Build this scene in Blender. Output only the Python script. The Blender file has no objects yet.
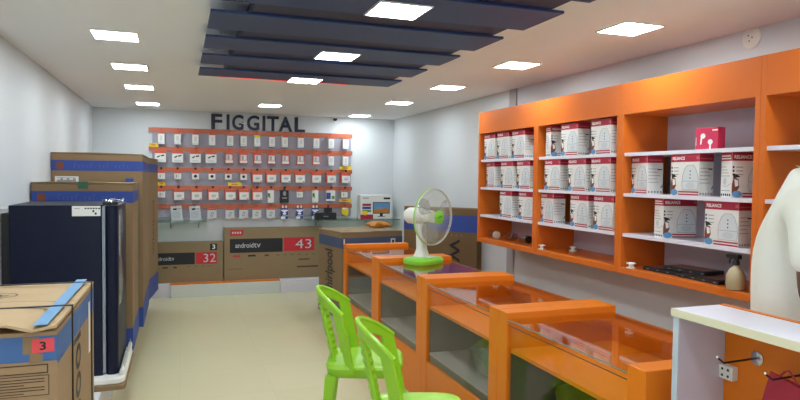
import bpy, math, random
from mathutils import Matrix, Vector
random.seed(7)
S = bpy.context.scene
COL = S.collection
PI = math.pi

# ------------------------------------------------------------------ helpers
def lin(r, g, b):
    def f(c):
        c /= 255.0
        return c / 12.92 if c <= 0.04045 else ((c + 0.055) / 1.055) ** 2.4
    return (f(r), f(g), f(b), 1.0)

MATS = {}
def mat(name, rgb, rough=0.5, metal=0.0, noise=0.0, nscale=20.0, bump=0.0, bscale=60.0, spec=0.5, coat=0.0, stretch=None):
    if name in MATS: return MATS[name]
    m = bpy.data.materials.new(name); m.use_nodes = True
    nt = m.node_tree; b = nt.nodes['Principled BSDF']
    c = lin(*rgb)
    b.inputs['Base Color'].default_value = c
    b.inputs['Roughness'].default_value = rough
    b.inputs['Metallic'].default_value = metal
    b.inputs['Specular IOR Level'].default_value = spec
    b.inputs['Coat Weight'].default_value = coat
    tc = nt.nodes.new('ShaderNodeTexCoord')
    src = tc.outputs['Object']
    if stretch:
        mp = nt.nodes.new('ShaderNodeMapping'); mp.inputs['Scale'].default_value = stretch
        nt.links.new(src, mp.inputs['Vector']); src = mp.outputs['Vector']
    n = nt.nodes.new('ShaderNodeTexNoise'); n.inputs['Scale'].default_value = nscale; n.inputs['Detail'].default_value = 4
    nt.links.new(src, n.inputs['Vector'])
    mx = nt.nodes.new('ShaderNodeMix'); mx.data_type = 'RGBA'
    k = max(noise, 0.02)
    mx.inputs[6].default_value = tuple(max(0, x * (1 - k)) for x in c[:3]) + (1,)
    mx.inputs[7].default_value = tuple(min(1, x * (1 + k)) for x in c[:3]) + (1,)
    nt.links.new(n.outputs['Fac'], mx.inputs[0]); nt.links.new(mx.outputs[2], b.inputs['Base Color'])
    if bump:
        n2 = nt.nodes.new('ShaderNodeTexNoise'); n2.inputs['Scale'].default_value = bscale
        nt.links.new(tc.outputs['Object'], n2.inputs['Vector'])
        bp = nt.nodes.new('ShaderNodeBump'); bp.inputs['Strength'].default_value = bump; bp.inputs['Distance'].default_value = 0.01
        nt.links.new(n2.outputs['Fac'], bp.inputs['Height']); nt.links.new(bp.outputs['Normal'], b.inputs['Normal'])
    MATS[name] = m
    return m

def glass_mat(name, tint, f0=0.05, fmax=0.9, rough=0.0, alpha=None, body=None):
    m = bpy.data.materials.new(name); m.use_nodes = True; nt = m.node_tree
    for n in list(nt.nodes): nt.nodes.remove(n)
    out = nt.nodes.new('ShaderNodeOutputMaterial')
    tr = nt.nodes.new('ShaderNodeBsdfTransparent'); tr.inputs['Color'].default_value = tint
    gl = nt.nodes.new('ShaderNodeBsdfGlossy'); gl.inputs['Roughness'].default_value = rough
    lw = nt.nodes.new('ShaderNodeLayerWeight'); lw.inputs['Blend'].default_value = 0.5
    pw = nt.nodes.new('ShaderNodeMath'); pw.operation = 'POWER'; pw.inputs[1].default_value = 3.2
    nt.links.new(lw.outputs['Facing'], pw.inputs[0])
    mr = nt.nodes.new('ShaderNodeMapRange'); mr.inputs['To Min'].default_value = f0; mr.inputs['To Max'].default_value = fmax
    nt.links.new(pw.outputs[0], mr.inputs['Value'])
    base = tr.outputs[0]
    if body:
        df = nt.nodes.new('ShaderNodeBsdfDiffuse'); df.inputs['Color'].default_value = body
        mb = nt.nodes.new('ShaderNodeMixShader'); mb.inputs[0].default_value = alpha
        nt.links.new(tr.outputs[0], mb.inputs[1]); nt.links.new(df.outputs[0], mb.inputs[2]); base = mb.outputs[0]
    mx = nt.nodes.new('ShaderNodeMixShader')
    nt.links.new(mr.outputs[0], mx.inputs[0]); nt.links.new(base, mx.inputs[1]); nt.links.new(gl.outputs[0], mx.inputs[2])
    nt.links.new(mx.outputs[0], out.inputs[0])
    return m

def emit_mat(name, rgb, strength):
    m = bpy.data.materials.new(name); m.use_nodes = True; nt = m.node_tree
    b = nt.nodes['Principled BSDF']
    b.inputs['Base Color'].default_value = lin(*rgb)
    b.inputs['Emission Color'].default_value = lin(*rgb)
    b.inputs['Emission Strength'].default_value = strength
    return m

class MB:
    """collects shapes; build() links them as ONE mesh object"""
    def __init__(s): s.v = []; s.f = []; s.m = []
    def add(s, vs, fs, mi=0, M=None):
        o = len(s.v)
        for p in vs:
            p = Vector(p)
            if M is not None: p = M @ p
            s.v.append(tuple(p))
        for f in fs:
            s.f.append([i + o for i in f]); s.m.append(mi)
        return s
    def box(s, x0, y0, z0, x1, y1, z1, mi=0, M=None):
        vs = [(x0,y0,z0),(x1,y0,z0),(x1,y1,z0),(x0,y1,z0),(x0,y0,z1),(x1,y0,z1),(x1,y1,z1),(x0,y1,z1)]
        return s.add(vs, [(3,2,1,0),(4,5,6,7),(0,1,5,4),(1,2,6,5),(2,3,7,6),(3,0,4,7)], mi, M)
    def rbox(s, x0, y0, z0, x1, y1, z1, r=0.02, n=4, mi=0, M=None):
        # box with rounded vertical edges
        pts = []
        for cx, cy, a0 in ((x1-r,y1-r,0),(x0+r,y1-r,PI/2),(x0+r,y0+r,PI),(x1-r,y0+r,1.5*PI)):
            for k in range(n+1):
                a = a0 + k*PI/2/n
                pts.append((cx + r*math.cos(a), cy + r*math.sin(a)))
        return s.prism(pts, z0, z1, mi, M)
    def prism(s, pts, z0, z1, mi=0, M=None):
        n = len(pts)
        vs = [(x,y,z0) for x,y in pts] + [(x,y,z1) for x,y in pts]
        fs = [tuple(range(n-1,-1,-1)), tuple(range(n,2*n))] + [(i,(i+1)%n,(i+1)%n+n,i+n) for i in range(n)]
        return s.add(vs, fs, mi, M)
    def loft(s, rings, mi=0, M=None, cap=True):
        n = len(rings[0]); vs = [p for r in rings for p in r]; fs = []
        for k in range(len(rings)-1):
            for i in range(n):
                a = k*n+i; b = k*n+(i+1)%n
                fs.append((a, b, b+n, a+n))
        if cap:
            fs.append(tuple(range(n-1,-1,-1))); o = (len(rings)-1)*n; fs.append(tuple(range(o, o+n)))
        return s.add(vs, fs, mi, M)
    def lathe(s, prof, n=24, mi=0, M=None):
        rings = [[(r*math.cos(2*PI*k/n), r*math.sin(2*PI*k/n), z) for k in range(n)] for r, z in prof]
        return s.loft(rings, mi, M)
    def tube(s, pts, r, n=8, mi=0, M=None, closed=False):
        P = [Vector(p) for p in pts]; rings = []
        rr = r if isinstance(r, (list, tuple)) else [r]*len(P)
        for i, p in enumerate(P):
            if closed: t = P[(i+1) % len(P)] - P[i-1]
            else: t = P[min(i+1, len(P)-1)] - P[max(i-1, 0)]
            t.normalize()
            up = Vector((0,0,1)) if abs(t.z) < 0.9 else Vector((1,0,0))
            a = t.cross(up).normalized(); b = a.cross(t)
            rings.append([tuple(p + a*rr[i]*math.cos(2*PI*k/n) + b*rr[i]*math.sin(2*PI*k/n)) for k in range(n)])
        if closed:
            rings.append(rings[0]); return s.loft(rings, mi, M, cap=False)
        return s.loft(rings, mi, M)
    def rect(s, F, x0, y0, x1, y1, mi=0, off=0.0006):
        return s.add([(x0,y0,off),(x1,y0,off),(x1,y1,off),(x0,y1,off)], [(0,1,2,3)], mi, F)
    def poly(s, F, pts, mi=0, off=0.0008):
        return s.add([(x,y,off) for x,y in pts], [tuple(range(len(pts)))], mi, F)
    def disc(s, F, cx, cy, rx, ry, mi=0, off=0.0008, n=14):
        return s.poly(F, [(cx+rx*math.cos(2*PI*k/n), cy+ry*math.sin(2*PI*k/n)) for k in range(n)], mi, off)
    def text(s, F, txt, x0, y0, x1, y1, mi=0, off=0.001, bold=0.0, depth=0.0, rot=0):
        vs, fs = glyphs(txt, bold, depth)
        xs = [v[0] for v in vs]; ys = [v[1] for v in vs]
        ax, bx, ay, by = min(xs), max(xs), min(ys), max(ys)
        out = []
        for x, y, z in vs:
            u = (x-ax)/(bx-ax); w = (y-ay)/(by-ay)
            if rot == 90: u, w = 1-w, u          # reads upwards
            elif rot == -90: u, w = w, 1-u       # reads downwards
            out.append((x0+(x1-x0)*u, y0+(y1-y0)*w, off + (z+depth)))
        return s.add(out, fs, mi, F)
    def build(s, name, mats, parent=None, smooth=False, bevel=0.0, segs=2, M=None):
        me = bpy.data.meshes.new(name)
        vs = [tuple(M @ Vector(p)) for p in s.v] if M is not None else s.v
        me.from_pydata(vs, [], s.f)
        if not isinstance(mats, (list, tuple)): mats = [mats]
        for m in mats: me.materials.append(m)
        me.polygons.foreach_set('material_index', s.m)
        me.update()
        o = bpy.data.objects.new(name, me); COL.objects.link(o)
        if smooth:
            me.polygons.foreach_set('use_smooth', [True]*len(me.polygons))
            try: me.set_sharp_from_angle(angle=math.radians(40))
            except Exception: pass
        if bevel:
            b = o.modifiers.new('bevel', 'BEVEL'); b.width = bevel; b.segments = segs; b.limit_method = 'ANGLE'; b.angle_limit = math.radians(50)
        if parent is not None: o.parent = parent
        return o

_GL = {}
def glyphs(txt, bold, depth):
    k = (txt, bold, depth)
    if k not in _GL:
        c = bpy.data.curves.new('t', 'FONT'); c.body = txt; c.size = 1; c.offset = bold; c.extrude = depth
        c.resolution_u = 3
        o = bpy.data.objects.new('t', c); COL.objects.link(o)
        bpy.context.view_layer.update()
        me = bpy.data.meshes.new_from_object(o.evaluated_get(bpy.context.evaluated_depsgraph_get()))
        _GL[k] = ([tuple(v.co) for v in me.vertices], [tuple(p.vertices) for p in me.polygons])
        bpy.data.objects.remove(o); bpy.data.curves.remove(c); bpy.data.meshes.remove(me)
    return _GL[k]

def frame(o, kind):
    """drawing frame on a face: x to the reader's right, y up, z out of the face"""
    r, u, n = {'-X': ((0,-1,0),(0,0,1),(-1,0,0)), '+X': ((0,1,0),(0,0,1),(1,0,0)),
               '-Y': ((1,0,0),(0,0,1),(0,-1,0)), '+Z': ((1,0,0),(0,1,0),(0,0,1))}[kind]
    return Matrix(((r[0],u[0],n[0],o[0]),(r[1],u[1],n[1],o[1]),(r[2],u[2],n[2],o[2]),(0,0,0,1)))

def tag(o, label, cat, group=None, kind=None):
    o['label'] = label; o['category'] = cat
    if group: o['group'] = group
    if kind: o['kind'] = kind
    return o
def thing(name, label, cat, loc=(0,0,0), rz=0.0, group=None):
    o = bpy.data.objects.new(name, None); COL.objects.link(o)
    o.empty_display_size = 0.1
    o.location = loc; o.rotation_euler = (0,0,rz)
    return tag(o, label, cat, group)
def struct(o):
    o['kind'] = 'structure'; return o
def copy_tree(o, parent=None):
    c = o.copy(); COL.objects.link(c)
    if parent is not None: c.parent = parent
    for ch in list(o.children): copy_tree(ch, c)
    return c
ORD = ['leftmost','second from the left','third from the left','fourth from the left','fifth from the left','sixth from the left',
       'middle one','sixth from the right','fifth from the right','fourth from the right','third from the right','second from the right','rightmost']

# ------------------------------------------------------------------ materials
ORANGE = mat('orange_laminate', (226,122,20), 0.34, noise=0.05, nscale=6, spec=0.35)
ORANGE2 = mat('orange_laminate_shelf', (216,110,34), 0.36, noise=0.05, nscale=5, spec=0.35)
WHITEL = mat('white_laminate', (226,222,232), 0.35, noise=0.02)
LAV = mat('pale_lavender_laminate', (196,186,200), 0.45, noise=0.02)
CREAM = mat('cream_edge_band', (226,220,190), 0.4)
GREYIN = mat('grey_laminate', (168,160,156), 0.45)
DARKIN = mat('dark_laminate', (96,88,82), 0.5)
WALL = mat('wall_paint', (214,217,220), 0.55, noise=0.02, nscale=1.2, stretch=(1,1,0.2))
CEIL = mat('ceiling_paint', (238,238,240), 0.7, noise=0.015, nscale=1)
NAVY = mat('navy_paint', (24,54,104), 0.45, noise=0.05, nscale=3)
CARD = mat('cardboard', (160,130,96), 0.75, noise=0.07, nscale=9, bump=0.06)
CARD2 = mat('cardboard_brown', (138,112,80), 0.78, noise=0.08, nscale=7, bump=0.06)
CARD3 = mat('cardboard_tan', (144,122,92), 0.78, noise=0.06, nscale=7)
CARDL = mat('cardboard_pale', (192,162,122), 0.75, noise=0.06, nscale=9, bump=0.05)
BLUEP = mat('blue_print', (66,102,156), 0.6, noise=0.05)
BLUED = mat('deep_blue_print', (44,70,148), 0.6, noise=0.05)
BLUEL = mat('light_blue_print', (100,152,196), 0.55)
BLACKP = mat('black_print', (24,24,28), 0.5)
INK = mat('brown_ink', (84,62,44), 0.7)
INKL = mat('faint_blue_ink', (70,94,158), 0.7)
REDP = mat('red_print', (198,38,52), 0.5)
CRIM = mat('crimson_print', (170,28,58), 0.45)
STRED = mat('red_sticker', (226,74,80), 0.5)
WHITEP = mat('white_print', (236,236,232), 0.45)
PAPER = mat('white_card', (228,226,222), 0.5, noise=0.02)
GREYP = mat('grey_print', (150,152,158), 0.5)
GREYL = mat('pale_grey_print', (200,204,208), 0.5)
BLUEI = mat('blue_picture_print', (96,150,196), 0.5)
BROWNI = mat('food_picture_print', (122,62,48), 0.6)
GREENP = mat('green_print', (96,150,62), 0.5)
YELP = mat('yellow_plastic', (238,204,40), 0.4)
ORP = mat('orange_print', (216,92,62), 0.45, noise=0.03)
RAILO = mat('orange_rail', (198,104,70), 0.4)
BOARD = mat('grey_board', (160,156,170), 0.6, noise=0.02)
FRID = mat('navy_steel', (15,22,46), 0.42, noise=0.08, nscale=2, spec=0.25)
GASK = mat('grey_gasket', (140,148,160), 0.4)
FOAM = mat('white_foam', (240,238,232), 0.8, bump=0.05)
STRAP = mat('black_strap', (34,28,26), 0.5)
TAPEG = mat('green_tape', (52,96,72), 0.5)
METAL = mat('chrome', (190,190,195), 0.25, metal=1.0)
DMETAL = mat('dark_steel', (84,66,66), 0.35, metal=0.9)
BLACK = mat('black_plastic', (22,22,26), 0.4)
WPLAST = mat('white_plastic', (232,230,222), 0.4)
GREENC = mat('lime_plastic', (150,206,40), 0.34, noise=0.03, coat=0.15)
GREENF = mat('fan_green_plastic', (128,206,60), 0.3)
WIRE = mat('pale_wire', (196,196,182), 0.4, metal=0.2)
SHIRT = mat('off_white_cotton', (228,226,214), 0.85, bump=0.12, bscale=35)
SKIN = mat('brown_skin', (92,60,46), 0.55, noise=0.05)
HAIR = mat('black_hair', (18,16,16), 0.6)
TROUS = mat('dark_trousers', (40,42,52), 0.8)
REDBAG = mat('red_fabric', (168,38,62), 0.7, bump=0.08)
SPRAY = mat('cloudy_plastic', (176,160,124), 0.35)
GREENB = mat('green_bag', (70,120,36), 0.45, bump=0.3, bscale=20)
OLIVE = mat('olive_bag', (112,120,30), 0.5, bump=0.3, bscale=20)
TERRA = mat('orange_bag', (196,124,44), 0.5, bump=0.3, bscale=30)
TRIMG = mat('grey_trim', (172,168,170), 0.6)
GLASS = glass_mat('counter_glass', (0.97,0.985,0.975,1), 0.03, 0.75)
GLASSF = glass_mat('front_glass', (0.95,0.96,0.95,1), 0.02, 0.35)
GSHELF = glass_mat('shelf_glass', (0.62,0.76,0.70,1), 0.08, 0.8)
GEDGE = mat('glass_edge', (112,134,128), 0.2)
BLADE = glass_mat('fan_blade', (0.9,0.92,0.92,1), 0.06, 0.5, 0.1, alpha=0.2, body=lin(180,182,176))
CLEARB = glass_mat('clear_bag', (0.93,0.95,0.93,1), 0.12, 0.6, 0.25, alpha=0.14, body=lin(210,214,206))
JARG = glass_mat('jar_glass', (0.88,0.9,0.9,1), 0.12, 0.7)
LED = emit_mat('led_diffuser', (238,250,255), 38.0)
LEDR = emit_mat('red_led', (255,40,30), 1.2)

def floor_mat():
    m = bpy.data.materials.new('floor_tile'); m.use_nodes = True; nt = m.node_tree; b = nt.nodes['Principled BSDF']
    tc = nt.nodes.new('ShaderNodeTexCoord')
    br = nt.nodes.new('ShaderNodeTexBrick'); br.offset = 0; br.inputs['Scale'].default_value = 1.0
    br.inputs['Brick Width'].default_value = 0.6; br.inputs['Row Height'].default_value = 0.6; br.inputs['Mortar Size'].default_value = 0.0025
    br.inputs['Color1'].default_value = lin(218,210,172); br.inputs['Color2'].default_value = lin(221,213,175); br.inputs['Mortar'].default_value = lin(212,204,168)
    nt.links.new(tc.outputs['Object'], br.inputs['Vector'])
    n = nt.nodes.new('ShaderNodeTexNoise'); n.inputs['Scale'].default_value = 1.6; n.inputs['Detail'].default_value = 6
    nt.links.new(tc.outputs['Object'], n.inputs['Vector'])
    mx = nt.nodes.new('ShaderNodeMix'); mx.data_type = 'RGBA'; mx.blend_type = 'MULTIPLY'; mx.inputs[0].default_value = 0.3
    nt.links.new(br.outputs['Color'], mx.inputs[6]); nt.links.new(n.outputs['Color'], mx.inputs[7])
    mx2 = nt.nodes.new('ShaderNodeMix'); mx2.data_type = 'RGBA'; mx2.inputs[0].default_value = 0.75
    nt.links.new(mx.outputs[2], mx2.inputs[6]); nt.links.new(br.outputs['Color'], mx2.inputs[7])
    nt.links.new(mx2.outputs[2], b.inputs['Base Color']); b.inputs['Roughness'].default_value = 0.22
    return m

# ------------------------------------------------------------------ room shell
XL, XR, YF, YB, ZC = -0.935, 2.70, -2.6, 7.95, 2.21
struct(MB().box(XL-.1, YF, -.1, XR+.1, YB+.1, 0).build('floor', floor_mat()))
struct(MB().box(XL-.1, YF, ZC, XR+.1, YB+.1, ZC+.1).build('ceiling', CEIL))
struct(MB().box(XL-.1, YF, 0, XL, YB+.1, ZC).build('wall_left', WALL))
struct(MB().box(XR, YF, 0, XR+.1, YB+.1, ZC).build('wall_right', WALL))
struct(MB().box(XL, YB, 0, XR, YB+.1, ZC).build('wall_back', WALL))
struct(MB().box(XR-.012, 4.70, 0, XR, 4.815, ZC).build('trim_1', TRIMG))

# ------------------------------------------------------------------ ceiling lights
def ceiling_light(x, y, z, s, label):
    t = thing('ceiling_light', label, 'ceiling light', (x, y, z), 0, 'square ceiling lights')
    h = s/2; w = 0.008
    f = MB()
    f.box(-h-w,-h-w,-.006,h+w,-h,0).box(-h-w,h,-.006,h+w,h+w,0).box(-h-w,-h,-.006,-h,h,0).box(h,-h,-.006,h+w,h,0)
    f.build('frame', WPLAST, t)
    MB().box(-h,-h,-.005,h,h,-.0005).build('diffuser', LED, t)
LW = [(-.33,3.80,'nearest of the row above the left wall boxes'),(-.33,4.86,'second nearest of the row above the left wall boxes'),(-.33,5.96,'third of the row above the left wall boxes'),(-.32,7.32,'farthest of the row above the left wall boxes')]
for x,y,l in LW: ceiling_light(x,y,ZC,.222,'square white ceiling light, '+l)
for x,y,l in [(2.14,2.62,'nearest of the row by the orange wall shelves'),(2.14,3.74,'second nearest of the row by the orange wall shelves'),(2.14,4.89,'third of the row by the orange wall shelves'),(2.13,6.10,'fourth of the row by the right wall, past the shelves'),(2.13,7.60,'farthest of the right row, in the back corner')]:
    ceiling_light(x,y,ZC,.222,'square white ceiling light, '+l)
ceiling_light(.93,6.92,ZC,.215,'square white ceiling light above the dark letter sign')
for x,y,l in [(.855,2.48,'nearest of three set in the navy slats'),(.855,3.545,'middle one of three set in the navy slats'),(.855,4.53,'on the farthest navy slat')]:
    ceiling_light(x,y,2.14,.212,'square white ceiling light, '+l)
for x,y,l in [(-.33,2.6,'left row over the front carton'),(-.33,1.35,'left row beside the camera'),(2.14,1.45,'right row above the white counter'),(2.14,.2,'right row near the shop front'),(.855,1.40,'on a navy slat overhead'),(.855,.3,'over the shop entrance, middle row'),(-.33,.1,'left row near the shop front')]:
    ceiling_light(x,y,2.14 if (x==.855 and y==1.40) else ZC,.215,'square white ceiling light, '+l)

# navy slatted ceiling feature
t = thing('ceiling_feature', 'navy blue ceiling panel with wide flat cross slats', 'ceiling feature', (0,0,0))
MB().box(.295,1.0,2.152,1.46,4.60,ZC).build('panel', mat('navy_paint_shaded',(30,32,68),.5), t)  # navy darkened towards plum: shade behind the slats put into the colour
for y0,y1 in [(1.26,1.59),(1.77,2.10),(2.27,2.60),(2.79,3.12),(3.30,3.61),(3.80,4.11),(4.30,4.615)]:
    MB().box(.125,y0,2.14,1.52,y1,2.152).build('slat', NAVY, t, bevel=.002)
MB().box(.26,4.609,2.1375,1.2,4.614,2.1398).build('light_strip', LEDR, t)

# wall outlet and cctv camera
t = thing('wall_outlet', 'round white cover plate high on the right wall above the shelves', 'outlet', (XR, 2.396, 2.164-.04+.04))
Mx = Matrix.Rotation(-PI/2, 4, 'Y')
MB().lathe([(.055,0),(.055,.004),(.048,.009),(.001,.010)],20,0,Mx).build('plate', WPLAST, t, smooth=True); pl=t.children[0]
b = MB(); F = frame((-.0105,0,0),'-X')
for x,y in ((-.012,.012),(.01,.0),(-.006,-.016)): b.disc(F,x,y,.004,.004)
b.build('hole', BLACK, pl)
t = thing('security_camera', 'small white and black security camera under the ceiling at the back', 'camera', (1.89,7.90,ZC))
MB().lathe([(.03,-.02),(.03,0)],16).build('base', WPLAST, t)
MB().lathe([(.001,-.055),(.018,-.05),(.026,-.036),(.028,-.02)],16).build('dome', BLACK, t, smooth=True)

# ------------------------------------------------------------------ back wall: sign
t = thing('shop_sign', 'dark blue letters spelling a shop name above the display board', 'sign', (0,YB,2.0))
SIGN = mat('navy_letters', (26,34,62), 0.5)
b0 = [('F',.364,.492),('I',.544,.578),('G',.610,.745),('G',.785,.935),('I',.975,1.009),('T',1.03,1.175),('A',1.175,1.345),('L',1.375,1.505)]
for ch,x0,x1 in b0:
    b = MB()
    if ch == 'I': b.box(x0,-.03,0,x1,-.0005,.187)
    else:
        b.text(frame((0,-.03,0),'-Y'), ch, x0, 0.0, x1, .187, 0, off=-.029, bold=.022, depth=.014)
    b.build('letter', SIGN, t)
b = MB(); b.poly(frame((0,-.034,0),'-Y'), [(.665,.085),(.70,.10),(.735,.088),(.765,.098),(.80,.088),(.765,.084),(.74,.072),(.71,.084)], 0, .0)
o = b.build('white_mark', WHITEP, t); sm = o.modifiers.new('s','SOLIDIFY'); sm.thickness = .003  # thin white shape laid across the two G letters

# display board with rails and hooks
ROWS = {
1:[(-.20,'slim'),(-.02,'slim'),(.18,'slim'),(.37,'slim'),(.58,'slim'),(.74,'slim'),(.90,'slimy'),(1.08,'slim'),(1.24,'slim'),(1.44,'slim'),(1.64,'slim'),(1.83,'slim'),(2.02,'slim')],
2:[(-.21,'cable'),(-.02,'cable'),(.18,'cable'),(.36,'cable'),(.57,'oran'),(.74,'oran'),(.91,'oran'),(1.08,'oran'),(1.25,'oran'),(1.44,'oran'),(1.64,'oran'),(1.83,'slim'),(2.02,'slim')],
3:[(-.20,'small'),(-.02,'small'),(.18,'dot'),(.37,'dot'),(.56,'dot'),(.74,'dot'),(.90,'adap'),(1.07,'adap'),(1.25,'adap'),(1.43,'adap'),(1.64,'adap'),(1.83,'adap'),(2.02,'adap')],
4:[(-.20,'small'),(-.01,'adap'),(.19,'adap'),(.38,'adap'),(.58,'adap'),(.74,'adap'),(.90,'adap'),(1.07,'green'),(1.24,'black'),(1.43,'small'),(1.63,'green'),(1.83,'blue'),(2.01,'small')],
5:[(-.04,'card'),(.17,'card'),(.37,'grey'),(.58,'grey'),(.74,'grey'),(.90,'grey'),(1.07,'grey'),(1.24,'two'),(1.43,'two'),(1.63,'two'),(1.80,'blackbox'),(2.02,'yel')]}
RT = {1:1.995,2:1.775,3:1.531,4:1.315,5:1.092}      # rail top heights
YBd = 7.925
t = thing('display_board', 'grey back wall display board with five orange rails full of hanging packs', 'display board', (0,YBd,0))
MB().box(-.30,0,.93,2.11,YB-YBd-.001,2.0).build('panel', BOARD, t)
for r,z in RT.items():
    MB().box(-.34,-.012,z-.052,2.125,0,z).build('rail', RAILO, t, bevel=.002)
for r,l in ROWS.items():
    for x,k in l:
        zt = RT[r]-.02
        MB().tube([(x,-.012,zt),(x,-.085,zt),(x,-.092,zt+.012)],.0028,6).build('hook', DMETAL, t)
        if r==3 or r==4: MB().box(x-.012,-.092,zt-.006,x+.012,-.086,zt+.02).build('hook_tag', BLACK, t)

def pack(kind):
    """a hanging pack; origin where it hangs on its hook, hanging below it"""
    b = MB(); m = [PAPER, ORP, GREYP, BLACKP, GREENP, BLUED, GREYL, YELP, REDP, WHITEP]
    F = frame((0,0,0),'-Y')
    def body(w, h, d, mi=0, tab=.03):
        b.box(-w/2,-d/2,-h,w/2,d/2,-tab,mi); b.box(-w/9,-.002,-tab,w/9,.002,.006,1 if mi!=3 else 3)
        return frame((0,-d/2,0),'-Y')
    if kind in ('slim','slimy'):
        F = body(.072,.172,.045); b.rect(F,-.036,-.052,.036,-.03,1)
        b.rect(F,-.014,-.135,.014,-.075,6); b.rect(F,-.03,-.16,.02,-.15,6)
        if kind=='slimy': b.rect(F,-.036,-.07,.036,-.035,7,.001)
    elif kind=='cable':
        F = body(.122,.165,.03); b.rect(F,-.061,-.062,.061,-.03,1)
        b.poly(F,[(-.04,-.105),(-.01,-.085),(0,-.095),(-.03,-.115)],3); b.poly(F,[(.0,-.085),(.04,-.075),(.045,-.09),(.01,-.098)],3)
        b.rect(F,-.04,-.15,.035,-.135,6)
    elif kind=='oran':
        F = body(.1,.168,.035,1); b.rect(F,-.036,-.125,.036,-.06,6); b.rect(F,-.02,-.12,.0,-.07,2,.001); b.rect(F,.012,-.11,.02,-.07,0,.001); b.rect(F,-.042,-.158,.042,-.13,0)
    elif kind in ('small','dot'):
        F = body(.078,.12,.04); b.rect(F,-.039,-.05,.039,-.03,1)
        if kind=='dot': b.disc(F,0,-.082,.018,.018,3)
        else: b.rect(F,-.018,-.1,-.006,-.065,2); b.rect(F,.006,-.1,.018,-.065,6)
    elif kind=='adap':
        F = body(.122,.148,.055,0,.02); b.rect(F,-.061,-.055,.061,-.02,1); b.rect(F,-.061,-.148,-.052,-.055,1)
        b.disc(F,.004,-.1,.03,.022,6); b.rect(F,-.02,-.104,.03,-.097,2,.0012); b.rect(F,.036,-.142,.054,-.13,1,.001)
        b.rect(frame((-.061,0,0),'-X'),-.0275,-.148,.0275,-.02,1)
    elif kind=='green':
        F = body(.075,.185,.03); b.poly(F,[(-.037,-.06),(-.01,-.08),(-.005,-.13),(-.037,-.11)],4); b.rect(F,-.03,-.09,-.012,-.07,3,.001)
    elif kind=='black':
        F = body(.105,.185,.03,3); b.disc(F,0,-.07,.02,.03,2); b.rect(F,-.03,-.135,.03,-.12,2)
    elif kind=='blue':
        F = body(.115,.165,.025); b.rect(F,-.055,-.14,.0,-.06,5); b.rect(F,.012,-.14,.05,-.1,4)
    elif kind=='card':
        F = body(.125,.175,.012,6,.0); b.rect(F,-.035,-.045,.005,-.025,3); b.rect(F,.012,-.04,.05,-.03,2)
        for k in range(5): b.rect(F,-.05,-.075-k*.016,.04,-.071-k*.016,2)
    elif kind=='grey':
        F = body(.105,.16,.02,6); b.rect(F,-.052,-.05,.052,-.03,1)
        b.poly(F,[(-.02,-.125),(.01,-.13),(.025,-.08),(-.005,-.072)],2); b.poly(F,[(-.008,-.115),(.006,-.118),(.014,-.09),(0,-.085)],6,.0015); b.rect(F,.01,-.155,.05,-.148,1)
    elif kind=='two':
        F = body(.088,.165,.03,5); b.box(-.03,-.012,-.05,-.012,.012,.0,9); b.box(.012,-.012,-.05,.03,.012,.0,9)
        b.poly(F,[(-.044,-.06),(.0,-.09),(.044,-.06),(.044,-.05),(-.044,-.05)],9); b.disc(F,0,-.1,.022,.014,9); b.rect(F,-.044,-.165,.01,-.135,9); b.rect(F,-.03,-.13,.044,-.124,9)
    elif kind=='blackbox':
        F = body(.095,.145,.05,3); b.rect(F,-.02,-.11,.02,-.102,2)
    elif kind=='yel':
        ring = [(-.045,-.05),(-.03,-.03),(.03,-.03),(.05,-.055),(.04,-.12),(.015,-.14),(-.02,-.125),(-.045,-.11)]
        b.prism(ring,-.012,.012,7,frame((0,0,0),'-Y')); b.rect(frame((0,-.012,0),'-Y'),-.035,-.05,.035,-.035,0)
    o = b.build('hanging_pack', m, bevel=.002)
    return o
NAMES = {'slim':('slim white charger pack with an orange top','charger_pack'),'slimy':('slim white pack with a yellow strip','charger_pack'),
 'cable':('white cable pack printed with a black plug','cable_pack'),'oran':('orange accessory pack with a pale window','accessory_pack'),
 'small':('small white accessory box','accessory_box'),'dot':('small white box printed with a black dot','earphone_box'),
 'adap':('white adapter box with a red-orange top','adapter_box'),'green':('tall white pack with a green mark','slim_pack'),
 'black':('tall black pack','black_pack'),'blue':('white pack with a blue square','printed_pack'),'card':('pale grey printed card pack','card_pack'),
 'grey':('pale pack picturing a grey device','device_pack'),'two':('blue and white pack with two white caps','twin_pack'),
 'blackbox':('black box pack','black_box_pack'),'yel':('yellow plastic packet','yellow_packet')}
RN = {1:'top rail',2:'second rail',3:'third rail',4:'fourth rail',5:'bottom rail'}
PRO = {}
for r,l in ROWS.items():
    n = len(l)
    for i,(x,k) in enumerate(l):
        if k not in PRO:
            o = pack(k); o.name = NAMES[k][1]; PRO[k] = o
        else:
            o = PRO[k].copy(); COL.objects.link(o)
        o.location = (x, YBd-.05, RT[r]-.02)
        o.rotation_euler = (0, 0, random.uniform(-.06,.06))
        if k in ('adap','slim','slimy') : o.rotation_euler.z = random.uniform(-.04,.16)
        if r==5 and k=='card': o.rotation_euler = (0, -.1, 0); o.location.z += .0
        pos = ORD[i] if n==13 else (['leftmost','second from the left','third from the left','fourth from the left','fifth from the left','sixth from the left','sixth from the right','fifth from the right','fourth from the right','third from the right','second from the right','rightmost'][i])
        tag(o, '%s on the %s, %s' % (NAMES[k][0], RN[r], pos), 'product pack', 'packs hanging on the %s' % RN[r])
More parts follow.
